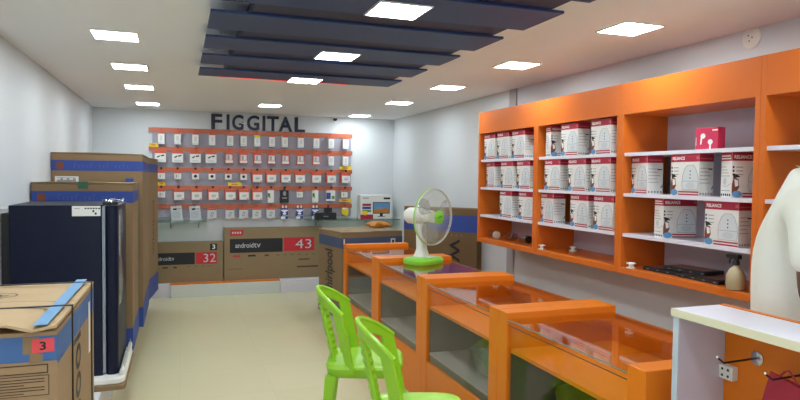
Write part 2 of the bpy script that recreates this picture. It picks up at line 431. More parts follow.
# yellow offer tags clipped to rails
for x,z,w,l in [(-.285,1.79,.10,'top left corner, above the second rail'),(-.20,1.335,.09,'left end of the fourth rail'),(.64,1.335,.16,'above the fourth rail near the middle'),(2.03,1.555,.16,'right end of the third rail'),(2.03,1.135,.17,'right end of the bottom rail')]:
    b = MB(); b.prism([(-w/2,-.02),(w/2,-.024),(w/2,.012),(w*.3,.03),(-w*.1,.018),(-w/2,.024)],-.004,.004,0,frame((0,0,0),'-Y'))
    b.rect(frame((0,-.004,0),'-Y'),-w*.25,-.006,w*.2,.006,1)
    o = b.build('price_tag',[YELP,ORP]); o.location=(x,7.895 if z<1.6 and x>1 else 7.905,z)
    tag(o,'yellow offer tag at the '+l if 'end' in l or 'corner' in l else 'yellow offer tag '+l,'price tag','yellow offer tags on the board')

# glass shelves under the board
def glass_shelf(x0,x1,z,label,brs):
    t = thing('glass_shelf', label, 'glass shelf', (0,0,z))
    MB().box(x0,7.62,-.009,x1,YB-.001,0).build('glass_pane', GSHELF, t)
    MB().box(x0,7.612,-.009,x1,7.62,0).build('glass_edge', GEDGE, t)
    for x in brs:
        MB().tube([(x,YB-.002,-.10),(x,YB-.03,-.05),(x,7.72,-.012)],.006,6).box(x-.008,7.68,-.016,x+.008,YB-.001,-.0095).build('bracket', METAL, t)
glass_shelf(-.42,.30,.905,'short greenish glass shelf at the left end below the display board',[-.1,.22])
glass_shelf(1.50,2.69,.905,'long greenish glass shelf in the back right corner',[1.65,2.3])

b = MB(); b.rbox(-.135,-.055,0,.135,.055,.085,.01); b.rect(frame((0,-.055,0),'-Y'),-.03,.035,.03,.045,1)
o = b.build('speaker_box',[BLACK,GREYP],bevel=.004); o.location=(1.735,7.74,.905); o.rotation_euler.z=-.1
tag(o,'low black box lying on the glass shelf below the board','box')
b = MB(); b.box(-.21,-.06,0,.21,.06,.305)
F = frame((0,-.06,0),'-Y')
b.rect(F,-.045,.065,.185,.215,1); b.rect(F,-.035,.075,.175,.205,2,.001); b.rect(F,-.035,.075,.175,.12,3,.0014); b.poly(F,[(-.02,.12),(.04,.16),(.1,.12)],4,.0016); b.poly(F,[(.06,.12),(.12,.14),(.17,.12)],3,.0018)
b.rect(F,.05,.03,.09,.065,1); b.rect(F,.02,.025,.12,.032,1)
for k,c in enumerate((5,6,7)): b.rect(F,-.185,.165-k*.04,-.07,.195-k*.04,c)
b.rect(F,-.21,0,-.04,.055,5); b.disc(F,-.15,.075,.04,.028,8,.0012)
b.rect(F,.10,.25,.19,.275,1); b.rect(F,-.18,.26,-.1,.272,9)
o = b.build('monitor_box',[PAPER,BLACKP,BLUEI,TERRA,GREYP,CRIM,BLUED,GREENP,YELP,GREYP],bevel=.002); o.location=(2.40,7.79,.905)
tag(o,'white monitor carton with a screen picture on the corner glass shelf','monitor box')

# plinth with the two television cartons
t = thing('display_plinth','long low white plinth with an orange top edge along the back wall','plinth',(0,0,0))
MB().box(-.10,7.74,0,1.17,7.80,.152).box(1.176,7.74,0,1.70,7.80,.152,1).build('front_board',[mat('pale_grey_board',(206,210,204),.5),WHITEL],t,bevel=.002)
MB().box(-.10,7.74,.1525,1.17,7.80,.168).build('orange_strip',ORANGE,t)
MB().box(-.45,7.801,0,1.72,YB-.001,.168).build('top_board',WHITEL,t)
def tv_box(x0,x1,h,num,label,full):
    b = MB(); w = x1-x0; b.box(0,0,0,w,.135,h)
    F = frame((0,0,0),'-Y'); m=[CARD3,BLACKP,REDP,WHITEP,INK,GREYL]
    if full:
        b.rect(F,.065,.335,.70,.505,1); b.rect(F,.715,.34,1.10,.51,2)
        b.text(F,'android',.13,.395,.345,.455,5,bold=.004); b.text(F,'tv',.35,.395,.43,.45,5); b.text(F,num,.86,.37,1.06,.485,5,bold=-.005)
        b.prism([(.07,.545),(.205,.545),(.225,.565),(.225,.615),(.07,.615)],0,.0008,2,F)
        for k in range(4): b.rect(F,.09+k*.03,.568,.108+k*.03,.592,5,.0014)
        for k,(a,c) in enumerate([(.10,2),(.28,1),(.48,4)]): b.rect(F,a,.285,a+(.09 if k<2 else .05),.305,c)
        for k in range(6): b.rect(F,.62+k*.09,.29,.66+k*.09,.297,4)
        b.rect(F,.90,.225,1.04,.24,4); b.rect(F,.88,.13,1.15,.15,4); b.rect(F,.05,.135,.22,.14,4)
    else:
        b.rect(F,.0,.215,.50,.355,1); b.rect(F,.515,.215,.755,.355,2)
        b.text(F,'android',.04,.265,.22,.31,5,bold=.002); b.text(F,'tv',.222,.265,.27,.305,5); b.text(F,num,.60,.235,.74,.335,5,bold=-.005)
        b.rect(F,.675,.375,.755,.455,1); b.text(F,'3',.70,.39,.735,.445,3,.002,bold=.02)
        for k,a in enumerate((.14,.26)): b.rect(F,a,.175,a+.06-k*.02,.19,1)
        for k in range(4): b.rect(F,.42+k*.08,.185,.45+k*.08,.19,4)
    o = b.build('television_carton',m,bevel=.002); o.location=(x0,7.805,.168)
    tag(o,label,'television box','television cartons on the plinth')
tv_box(.51,1.705,.637,'43','large brown television carton marked 43 on the white plinth',True)
tv_box(-.33,.495,.475,'32','smaller brown television carton marked 32 on the white plinth',False)

# ------------------------------------------------------------------ left side: platform, cartons, refrigerator
ZP = .21
tag(MB().box(XL+.002,1.2,0,-.42,7.2,ZP).build('display_platform',WHITEL,bevel=.003),'long low white platform under the cartons along the left wall','platform')

def scrawl(b, F, x0, x1, y, h, mi, n=14):
    x = x0; st = (x1-x0)/n
    for k in range(n):
        if k in (5,9): x += st; continue
        hh = h*(1.0 if k%4==0 else .62)
        b.rect(F, x, y, x+st*.18, y+hh, mi, .0014); b.rect(F, x, y+hh-.004, x+st*.65, y+hh, mi, .0014)
        if k%2: b.rect(F, x, y, x+st*.65, y+.004, mi, .0014)
        x += st

# tall cartons
def tall_box(y0,y1,xr,h,label,variant):
    xl = XL+.004 if variant!=1 else -.927
    t = thing('appliance_carton',label,'carton',(xl,y0,ZP),0,'tall appliance cartons along the left wall')
    w = xr-xl; d = y1-y0; b = MB(); m=[CARD2,BLUED,INKL,PAPER,TAPEG,GREYP,BROWNI,INK]
    b.box(0,0,0,w,d,h)
    F = frame((0,0,0),'-Y'); G = frame((w,0,0),'+X')
    if variant<4:
        b.rect(F,0,h-.128,w,h-.047,1); b.rect(F,.035,h-.115,.085,h-.062,6,.001)
        scrawl(b,F,.16,w-.09,h-.108,.04,2)
        b.rect(F,0,0,w,.16,1)
    if variant==2:
        b.rect(F,.025,h-.265,.19,h-.172,3); 
        for k in range(6): b.disc(F,.05+k*.022,h-.217+.012*(k%2),.013,.02,5,.001,8)
        b.rect(F,.045,h-.186,.17,h-.182,5,.001)
        b.rect(F,w-.13,h-.255,w-.07,h-.185,1)
    b.rect(G,0,h-.132,d,h-.047,1); b.rect(G,0,0,d,.20 if variant!=1 else .17,1)
    if variant==1: b.rect(G,d-.05,.17,d-.01,h-.165,4)
    else:
        b.rect(G,.02,.2,.045,h-.165,4); b.rect(G,.005,.2,.012,h-.165,7)
    if variant==3: b.text(G,'Whirlpool',d*.42,.42,d*.66,h-.42,7,rot=90,bold=.01)
    b.build('carton_body',m,t,bevel=.006)
    f = MB()
    f.add([(0,0,h+.001),(w,0,h+.001),(w,d*.5,h+.004),(0,d*.5,h+.004),(0,-.006,h+.012),(w*.5,-.004,h+.016),(w,-.002,h+.008),(w,d*.5,h+.01),(0,d*.5,h+.01)],[(0,3,2,1),(4,5,6,7,8),(0,1,6,5,4),(1,2,7,6),(3,0,4,8),(2,3,8,7)],0)
    f.box(0,d*.5+.004,h+.001,w,d,h+.009,0)
    f.build('top_flap',CARD2,t)
    if variant==1:
        MB().box(w*.45,-.008,h-.03,w*.55,.12,h+.0175,0,None).build('tape',TAPEG,t)
    return t
tall_box(4.72,5.38,-.307,1.375-ZP,'tall brown carton with a blue band standing right behind the blue refrigerator',1)
tall_box(5.44,6.40,-.276,1.597-ZP,'tallest brown carton with a white picture label, second behind the refrigerator',2)
tall_box(6.56,7.26,-.287,1.598-ZP,'tall brown carton with vertical lettering, farthest along the left wall',3).rotation_euler.z=math.radians(-6)

# refrigerator: door faces the aisle (+X)
t = thing('refrigerator','glossy dark navy refrigerator standing in a white foam base','refrigerator',(0,0,ZP))
y0,y1 = 3.96,4.56; zb=.068; zt=1.267-ZP
b = MB(); b.rbox(-.89,y0,zb,-.421,y1,zt,.012,3); b.rect(frame((0,y0,0),'-Y'),-.575,zt-.062,-.428,zt-.004,1); 
Fr=frame((0,y0,0),'-Y')
for k in range(6): b.rect(Fr,-.51+k*.014,zt-.022,-.50+k*.014,zt-.014,2,.001)
b.rect(Fr,-.47,zt-.04,-.46,zt-.028,2,.001); b.rect(Fr,-.458,zt-.054,-.448,zt-.042,2,.001); b.rect(Fr,-.565,zt-.02,-.535,zt-.016,3,.001)
b.build('cabinet',[FRID,PAPER,BLACKP,GREYP],t,smooth=True)
MB().box(-.4205,y0+.004,zb+.01,-.405,y1-.012,zt-.008).build('door_gasket',GASK,t)
fd=MB().rbox(-.404,y0,zb,-.338,y1,zt-.004,.03,5).build('door',FRID,t,smooth=True)
MB().box(-.42,y0+.03,zt+.001,-.34,y0+.10,zt+.018).build('hinge_cover',BLACK,t,bevel=.004)
b = MB()
pts=[]
random.seed(3)
for i in range(7):
    for j in range(5):
        pts.append((-.42+i*.018+random.uniform(-.004,.004), y0-.006+j*.035+random.uniform(-.006,.006), zt+.022+.010*math.sin(i*1.7+j)+random.uniform(0,.010)))
fs=[(i*5+j,(i+1)*5+j,(i+1)*5+j+1,i*5+j+1) for i in range(6) for j in range(4)]
b.add(pts,fs); 
b.add([(-.336,y0+.05+.02*math.sin(k*2.1),zt-.03-k*.07) for k in range(9)]+[(-.326+.006*math.sin(k*1.3),y0+.14,zt-.03-k*.07) for k in range(9)],[(k,k+1,k+10,k+9) for k in range(8)])
b.build('plastic_wrap',CLEARB,fd)
b = MB()
for z0,z1 in ((zt-.30,zt-.06),(zt-.52,zt-.40)): b.box(-.3375,y0+.07,z0,-.331,y0+.075,z1)
b.build('door_trim',METAL,fd)
MB().box(-.929,y0+.03,zb,-.891,y1-.03,zt-.045).box(-.929,y0+.018,zt-.02-.0,-.8915,y0+.029,zt-.006,1).build('rear_panel',[BLACK,WPLAST],t)
b = MB(); b.rbox(-.90,y0-.075,.031,-.30,y1+.02,zb-.001,.05,4); b.box(-.325,y0-.03,zb-.001,-.303,y1+.015,zb+.035)
b.build('foam_base',FOAM,t,bevel=.008)
MB().rbox(-.91,y0-.085,0,-.295,y1+.03,.030,.03,3).build('carton_base',CARD2,t,bevel=.004)
wt = MB(); wt.add([(-.3035,y0-.02,zb+.036),(-.3035,y1,zb+.036),(-.3145,y1,zb+.062),(-.3145,y0-.01,zb+.062)],[(0,1,2,3)])
o=wt.build('clear_edge',CLEARB,t)

# front carton
xl,xr,y0,y1,zt = XL+.004,-.287,1.735,2.43,1.07
h = zt-ZP; w=xr-xl; d=y1-y0
t = thing('appliance_carton','large brown washing machine carton with a red number 3 sticker, nearest at left','carton',(xl,y0,ZP),0)
b = MB(); m=[CARD,BLUEP,BLACKP,STRED,INK,CARDL,BLUEL,CARD2,WHITEP]
b.box(0,0,0,w,d,h-.012)
F=frame((0,0,0),'-Y'); G=frame((w,0,0),'+X')
b.rect(F,0,h-.085,w,h-.022,1); b.rect(G,0,h-.095,d,h-.022,1)
b.rect(F,w-.075,h-.066,w-.04,h-.024,7,.001); b.rect(F,w-.06,h-.088,w-.032,h-.066,7,.001)
b.prism([(w-.055,h-.064),(w-.006,h-.062),(w-.006,h-.028),(w-.055,h-.030)],.0012,.0018,3,F); b.text(F,'3',w-.038,h-.057,w-.024,h-.036,2,.0022,bold=.02)
b.rect(F,w-.36,h-.115,w-.02,h-.092,4,.001); b.rect(F,w-.357,h-.112,w-.023,h-.095,0,.0014); b.rect(F,w-.40,h-.115,w-.145,h-.092,2,.001); b.rect(F,w-.143,h-.112,w-.023,h-.095,0,.0015)
b.rect(F,w-.15,h-.17,w-.018,h-.119,4,.001); b.rect(F,w-.148,h-.168,w-.020,h-.121,0,.0014)
for k in range(6): b.rect(F,w-.143,h-.164+k*.007,w-.143+(.115 if k%3 else .07),h-.1615+k*.007,4,.0018)
b.text(G,'Whirlpool',.24,.12,.43,h-.10,2,rot=90,bold=.014)
b.rect(G,d-.14,h-.22,d-.10,h-.05,8,.0012); b.disc(G,.05,.62,.008,.012,2)
b.build('carton_body',m,t,bevel=.008)
random.seed(5)
def flap(y0f,y1f,wav):
    n=12; top=[];bot=[]
    for j in range(2):
        for i in range(n+1):
            x=w*i/n; yy=(y0f if j==0 else y1f)
            z=h-.010+ wav*(.012+.008*math.sin(i*.9+1.0)+.005*math.sin(i*2.1))*(1 if j==0 else .3)
            top.append((x,yy,max(z,h-.0105)+.007)); bot.append((x,yy,max(z,h-.0115)))
    q=MB(); v=top+bot; N=2*(n+1); fs=[]
    for i in range(n):
        fs.append((i,i+1,i+n+2,i+n+1)); fs.append((N+i,N+i+n+1,N+i+n+2,N+i+1))
        fs.append((i,N+i,N+i+1,i+1)); fs.append((i+n+1,i+n+2,N+i+n+2,N+i+n+1))
    fs+= [(0,n+1,N+n+1,N),(n,N+n,N+2*n+1,2*n+1)]
    q.add(v,fs); return q
q=flap(-.012,d*.5-.002,1.3)
q.build('top_flap',CARDL,t)
q=flap(d*.5+.002,d+.004,.4); q.build('top_flap',CARDL,t)
Tt=frame((0,0,h+.0065),'+Z')
b=MB(); b.rect(Tt,w-.052,-.010,w-.020,d+.002,0,.001); 
b.build('blue_tape',BLUEL,t)
b=MB(); 
cx,cy=w-.25,d*.62
for k in range(20):
    a0=2*PI*k/20;a1=2*PI*(k+1)/20
    b.add([(cx+.075*math.cos(a0),cy+.05*math.sin(a0),.0012),(cx+.075*math.cos(a1),cy+.05*math.sin(a1),.0012),(cx+.070*math.cos(a1),cy+.045*math.sin(a1),.0012),(cx+.070*math.cos(a0),cy+.045*math.sin(a0),.0012)],[(0,1,2,3)],0,Tt)
b.rect(Tt,cx-.05,cy-.006,cx+.05,cy+.004); b.rect(Tt,cx-.02,cy-.02,cx+.03,cy+.02)
for k in range(3): b.rect(Tt,.05+k*.07,d*.3,.07+k*.07,d*.95)
b.build('top_print',INK,t)
for yy in (.225,.63):
    b=MB(); b.box(0,yy-.006,h+.0065,w+.003,yy+.006,h+.0095); b.box(w+.0005,yy-.006,0,w+.0035,yy+.006,h+.0095); b.build('strap',STRAP,t)

# ------------------------------------------------------------------ glass display counters
def counter(y0,y1,label,first=False):
    t = thing('display_counter',label,'display counter',(1.455,y0,0),0,'orange glass display counters in a row')
    L=y1-y0; W=.618; P=.09
    for a in (.0005,L-P-.0005):
        MB().box(0,a,0,W,a+P,.815).build('side_panel',ORANGE,t,bevel=.003)
    MB().box(.004,P,0,.024,L-P,.295).build('front_panel',ORANGE,t)
    MB().box(W-.02,P,0,W-.002,L-P,.775).build('back_panel',ORANGE,t)
    MB().box(.022,P+.001,.338,W-.021,L-P-.001,.350).build('floor_board',GREYIN,t)
    MB().box(W-.026,P+.001,.351,W-.0205,L-P-.001,.62).box(.022,L-P-.005,.351,W-.027,L-P-.0011,.62).box(.022,P+.0011,.351,W-.027,P+.005,.62).box(.0245,P+.001,.2,.0265,L-P-.001,.337).build('inner_lining',DARKIN,t)
    MB().box(.022,P+.001,.625,W-.021,L-P-.001,.642).build('shelf',ORANGE,t)
    MB().box(.012,P+.001,.296,.018,L-P-.001,.774).build('front_glass',GLASSF,t)
    b=MB(); b.box(.0041,P+.001,.776,W-.021,L-P-.001,.784); tg=b.build('top_glass',GLASS,t)
    b=MB(); b.box(.0005,P+.001,.782,.0036,L-P-.001,.786).box(.0005,P+.001,.758,.0036,L-P-.001,.761,1); b.build('glass_edge',[GEDGE,mat('dark_glass_edge',(58,52,44),.3)],tg)
    return t
counter(4.70,5.71,'orange glass counter farthest from the camera, next to the upright carton')
counter(3.695,4.70,'orange glass counter carrying the green table fan')
counter(2.68,3.695,'orange glass counter with a bright green bundle in its lower shelf')
counter(1.66,2.68,'nearest orange glass counter, beside the white counter')

def blob(name,mt,loc,size,seed,label,cat,amp=.25):
    random.seed(seed); n,mr=18,10; rings=[]
    ph=[random.uniform(0,6.28) for _ in range(6)]
    for j in range(1,mr):
        th=PI*j/mr; ring=[]
        for i in range(n):
            a=2*PI*i/n
            k=1+amp*(.5*math.sin(3*a+ph[0]+2*th)+.35*math.sin(5*a+ph[1]-3*th)+.25*math.sin(7*a+ph[2]+5*th))
            ring.append((size[0]*k*math.sin(th)*math.cos(a),size[1]*k*math.sin(th)*math.sin(a),max(-size[2]*math.cos(th)*(1+amp*.3*math.sin(4*a+ph[3])),-size[2]*.8)+size[2]*.8))
        rings.append(ring)
    o=MB().loft(rings).build(name,mt,smooth=True); o.location=loc
    if label: tag(o,label,cat)
    return o
tb=thing('plastic_bag','green bundle in a clear plastic bag inside the third counter','bag',(1.68,3.02,.351))
o=blob('bundle',GREENB,(0,0,0.004),(.11,.20,.10),4,None,None); o.parent=tb
o=blob('clear_wrap',CLEARB,(0,0,0),(.14,.25,.12),9,None,None,.18); o.parent=tb
blob('cloth_bundle',OLIVE,(1.70,2.2,.351),(.13,.30,.11),14,'olive green bundle inside the nearest orange counter','bundle')
blob('plastic_bag',TERRA,(2.09,6.62,.886),(.12,.06,.04),21,'crumpled orange plastic lying on the upright carton at the back','plastic bag',.45)

# carton behind the counters (lettered) and the tall dark one
x0,x1,y0,y1,h=1.535,2.235,6.10,6.70,.875
t=thing('appliance_carton','brown dishwasher-size carton with vertical lettering behind the farthest counter','carton',(x0,y0,0),math.radians(10))
w=x1-x0;d=y1-y0; b=MB(); b.box(0,0,0,w,d,h)
F=frame((0,0,0),'-Y'); G=frame((0,0,0),'-X')
b.rect(F,0,h-.155,w,h-.05,1); b.rect(G,-d,h-.155,0,h-.05,1); b.rect(G,-d,0,-.0,.13,1)
b.text(G,'Whirlpool',-.42,.14,-.16,h-.19,2,rot=90,bold=.02)
b.rect(F,w-.14,h-.135,w-.085,h-.07,3,.001); b.rect(F,w-.125,h-.12,w-.10,h-.085,2,.0014); scrawl(b,F,.26,.46,h-.12,.03,4,8)
b.rect(F,.02,h-.12,.035,h-.06,3,.001)
b.build('carton_body',[CARD2,mat('slate_blue_print',(70,84,118),.6),BLACKP,PAPER,INKL],t,bevel=.006)
f=MB(); f.add([(0,0,h+.001),(w,0,h+.001),(w,d*.5,h+.004),(0,d*.5,h+.004),(0,-.01,h+.01),(w*.45,-.012,h+.004),(w*.5,-.01,h+.016),(w,-.008,h+.006),(w,d*.5,h+.01),(0,d*.5,h+.01)],[(0,3,2,1),(4,5,6,7,8,9),(0,1,7,6,5,4),(1,2,8,7),(3,0,4,9),(2,3,9,8)])
f.box(0,d*.5+.002,h+.001,w,d,h+.007); f.build('top_flap',CARD3,t)
h=1.155
t=thing('appliance_carton','slim dark brown carton with a deep blue band standing askew behind the fan','carton',(2.085,5.79,0),math.atan2(-.58,.515))
w=.775;d=.115; b=MB(); b.box(0,0,0,w,d,h); F=frame((0,0,0),'-Y')
b.rect(F,0,h-.217,w,h-.06,1); b.text(F,'Whirlpool',.46,.04,.60,h-.285,2,rot=-90,bold=.02)
for k in range(3): b.poly(F,[(.50+k*.05,h-.265),(.515+k*.05,h-.24),(.53+k*.05,h-.265),(.515+k*.05,h-.25)],3)
b.build('carton_body',[mat('dark_cardboard',(112,88,56),.8,noise=.06,nscale=7),BLUED,BLACKP,CARD3],t,bevel=.005)
b=MB(); b.box(0,-.004,h+.001,w,d*.5-.002,h+.008).box(0,d*.5+.002,h+.001,w,d,h+.008); b.build('top_flap',CARD2,t)

# ------------------------------------------------------------------ table fan on the second counter
fa=math.atan2(-.93,.35)+math.radians(6)
t=thing('table_fan','table fan with a lime green base and white motor on the glass counter','fan',(1.785,4.50,.7842),fa)
# local +x = facing direction
b=MB(); prof=[]
def sup(rx,ry,z,n=28,cx=0):
    out=[]
    for k in range(n):
        a=2*PI*k/n; c,s_=math.cos(a),math.sin(a); e=.6
        out.append((cx+rx*math.copysign(abs(c)**e,c),ry*math.copysign(abs(s_)**e,s_),z))
    return out
b.loft([sup(.115,.15,0),sup(.12,.155,.008),sup(.12,.155,.03),sup(.105,.14,.045),sup(.08,.10,.050)]); b.build('base',GREENF,t,smooth=True)
MB().loft([sup(.055,.06,.0505,20,-.02),sup(.045,.05,.075,20,-.02),sup(.034,.04,.11,20,-.02),sup(.032,.038,.30,20,-.03)]).build('column',WPLAST,t,smooth=True)
b=MB()
for k in range(3): b.rbox(.058,-.04+k*.03,.046,.085,-.018+k*.03,.058,.004,2)
b.build('speed_button',WPLAST,t)
hz=.362
Mh=Matrix.Translation((0,0,hz)) @ Matrix.Rotation(PI/2,4,'Y')    # lathe axis -> +x
MB().lathe([(.02,-.18),(.05,-.175),(.063,-.15),(.066,-.06),(.06,-.02),(.05,.0),(.03,.002)],24,0,Mh).build('motor_housing',WPLAST,t,smooth=True)
MB().lathe([(.022,.003),(.046,.004),(.044,.03),(.05,.04),(.05,.085),(.03,.092),(.02,.092)],20,0,Mh).build('hub',WPLAST,t,smooth=True)
R=.213; xc=.10
b=MB(); ring=[(xc,R*math.cos(2*PI*k/48),hz+R*math.sin(2*PI*k/48)) for k in range(48)]
b.tube(ring,.0055,6,0,None,True)
for rr,xx in ((.15,.138),(.185,.125)): b.tube([(xx,rr*math.cos(2*PI*k/40),hz+rr*math.sin(2*PI*k/40)) for k in range(40)],.0011,4,0,None,True)
for k in range(60):
    a=2*PI*k/60; c,s_=math.cos(a),math.sin(a)
    b.tube([(.153,.05*c,hz+.05*s_),(.146,.12*c,hz+.12*s_),(.128,.18*c,hz+.18*s_),(xc,R*c,hz+R*s_)],.0009,4)
b.build('front_guard',WIRE,t)
b=MB(); 
for k in range(60):
    a=2*PI*(k+.5)/60; c,s_=math.cos(a),math.sin(a)
    b.tube([(.012,.05*c,hz+.05*s_),(.03,.14*c,hz+.14*s_),(xc-.012,R*c,hz+R*s_)],.0009,4)
b.tube([(xc-.012,R*math.cos(2*PI*k/48),hz+R*math.sin(2*PI*k/48)) for k in range(48)],.003,5,0,None,True)
b.build('rear_guard',WIRE,t)
arc=[(xc-.006,(R+.003)*math.cos(a),hz+(R+.003)*math.sin(a)) for a in [PI*(-.62)+k*PI*.95/24 for k in range(25)]]
# lime half of the rim, on the side turned away
arc=[(p[0],-abs(p[1]) if False else p[1],p[2]) for p in arc]
arc=[(xc-.006,-(R+.003)*math.cos(a),hz+(R+.003)*math.sin(a)) for a in [-PI*.45+k*PI*.9/24 for k in range(25)]]
MB().tube(arc,.006,6).build('rim_clip',GREENF,t)
Mb=Matrix.Translation((.152,0,hz)) @ Matrix.Rotation(PI/2,4,'Y')
bd=MB().lathe([(.001,.0095),(.045,.009),(.052,.004),(.052,0)],24,0,Mb).build('badge',GREENF,t,smooth=True)
b=MB(); b.poly(frame((.1622,0,hz),'+X'),[(-.028,-.006),(.026,.008),(.028,.013),(-.026,.0)],0,.0006); b.build('badge_mark',mat('dark_green_print',(52,96,30),.5),bd)
for k in range(3):
    b=MB(); N=8; g=[]
    for i in range(N+1):
        rr=.045+(.19-.045)*i/N; wd=.25+.75*math.sin(PI*min(1,(i+1.5)/(N+2)))
        for j in range(7):
            a=k*2*PI/3+(j/6-.5)*1.25*wd+ .5*i/N
            g.append((.085+.02*(j/6-.5)*2,rr*math.cos(a),hz+rr*math.sin(a)))
    b.add(g,[(i*7+j,i*7+j+1,(i+1)*7+j+1,(i+1)*7+j) for i in range(N) for j in range(6)])
    o=b.build('blade',BLADE,t,smooth=True); sm=o.modifiers.new('s','SOLIDIFY'); sm.thickness=.002

# ------------------------------------------------------------------ plastic chairs
def make_chair(label):
    t=thing('plastic_chair',label,'chair',(0,0,0),0,'lime green plastic chairs facing the counters')
    # seat
    b=MB(); rings=[]
    def rr(rx,ry,z,cx=0,e=.45,n=32):
        out=[]
        for k in range(n):
            a=2*PI*k/n;c,s_=math.cos(a),math.sin(a)
            out.append((cx+rx*math.copysign(abs(c)**e,c),ry*math.copysign(abs(s_)**e,s_),z))
        return out
    b.loft([rr(.195,.195,.375),rr(.205,.205,.385),rr(.212,.212,.425),rr(.205,.205,.437),rr(.185,.185,.440),rr(.15,.15,.430),rr(.06,.06,.424)])
    b.build('seat',GREENC,t,smooth=True)
    # backrest sheet with openings
    def Spt(u,v):
        zt=.825-.085*u*u-.03*u**4; z0=.405
        z=z0+(zt-z0)*v
        x=(-.175-.095*v)+(.13+.03*v)*u*u
        y=u*(.222-.012*v)
        return (x,y,z)
    b=MB(); NU,NV=44,34; idx={}; vs=[]
    def vid(i,j):
        if (i,j) not in idx:
            u=-1+2*i/NU; v=j/NV; x,y,z=Spt(u,v)
            if abs(u)<.34 and .1<v<.86: x-=.020*((v*NV/3.0)%1.0)-.006
            idx[(i,j)]=len(vs); vs.append((x,y,z))
        return idx[(i,j)]
    fs=[]
    for i in range(NU):
        u=abs(-1+2*(i+.5)/NU)
        for j in range(NV):
            v=(j+.5)/NV
            hole = .36<u<.76+.05*(1-v) and .06<v<.89-.05*u
            if hole: continue
            fs.append((vid(i,j),vid(i+1,j),vid(i+1,j+1),vid(i,j+1)))
    b.add(vs,fs); o=b.build('backrest',GREENC,t,smooth=True)
    sm=o.modifiers.new('solid','SOLIDIFY'); sm.thickness=.016; sm.offset=0
    bv=o.modifiers.new('bevel','BEVEL'); bv.width=.004; bv.segments=2; bv.limit_method='ANGLE'; bv.angle_limit=math.radians(60)
    # rolled top edge
    b=MB(); b.tube([Spt(-1+2*k/30,1.0) for k in range(31)],.012,8); b.build('top_rim',GREENC,o,smooth=True)
    for sx,sy in ((1,1),(1,-1),(-1,1),(-1,-1)):
        b=MB(); r=[]
        for z,o_,hw in ((.384,.175,.030),(.25,.19,.024),(.0,.215,.018)):
            cx,cy=sx*o_,sy*o_
            r.append([(cx-hw,cy-hw,z),(cx+hw,cy-hw,z),(cx+hw,cy+hw,z),(cx-hw,cy+hw,z)])
        b.loft(r); b.build('leg',GREENC,t,bevel=.006)
    return t
c1=make_chair('lime green plastic chair farther from the camera, in front of the second counter')
c1.location=(.985,3.35,0); c1.rotation_euler.z=math.radians(-19)
c2=copy_tree(c1); c2['label']='lime green plastic chair nearer the camera, its seat cut by the picture edge'
c2.location=(.985,2.525,0); c2.rotation_euler.z=math.radians(-18)

# ------------------------------------------------------------------ orange wall shelves with boxed appliances
XS,XB=2.365,2.69
BAY=[(3.85,4.745),(2.957,3.85),(2.045,2.957),(1.15,2.045)]
BL=['orange wall shelf farthest from the camera with jars on its bottom board','orange wall shelf second from the far end, full of boxes','orange wall shelf holding the small red earbud box','orange wall shelf partly hidden behind the person in white']
SZ=[1.60,1.372,1.145]
for (y0,y1),lb in zip(BAY,BL):
    t=thing('wall_shelf',lb,'wall shelf',(0,y0,0),0,'orange wall shelves in a row')
    L=y1-y0; P=.027
    for a in (.0004,L-P-.0004): MB().box(XS,a,.915,XB,a+P,1.99).build('side_panel',ORANGE2,t,bevel=.002)
    MB().box(XS+.001,P,1.815,XS+.019,L-P,1.9895).build('header_panel',ORANGE2,t)
    MB().box(XS+.0195,P,1.80+.015,XB-.012,L-P,1.832).build('top_board',ORANGE2,t)
    MB().box(XB-.011,P,.95,XB-.001,L-P,1.815).build('back_panel',LAV,t)
    MB().box(XS+.002,P,.915,XB-.012,L-P,.952).build('bottom_board',ORANGE2,t,bevel=.002)
    for z in SZ: MB().box(XS+.012,P,z-.019,XB-.012,L-P,z).build('shelf',WHITEL,t)

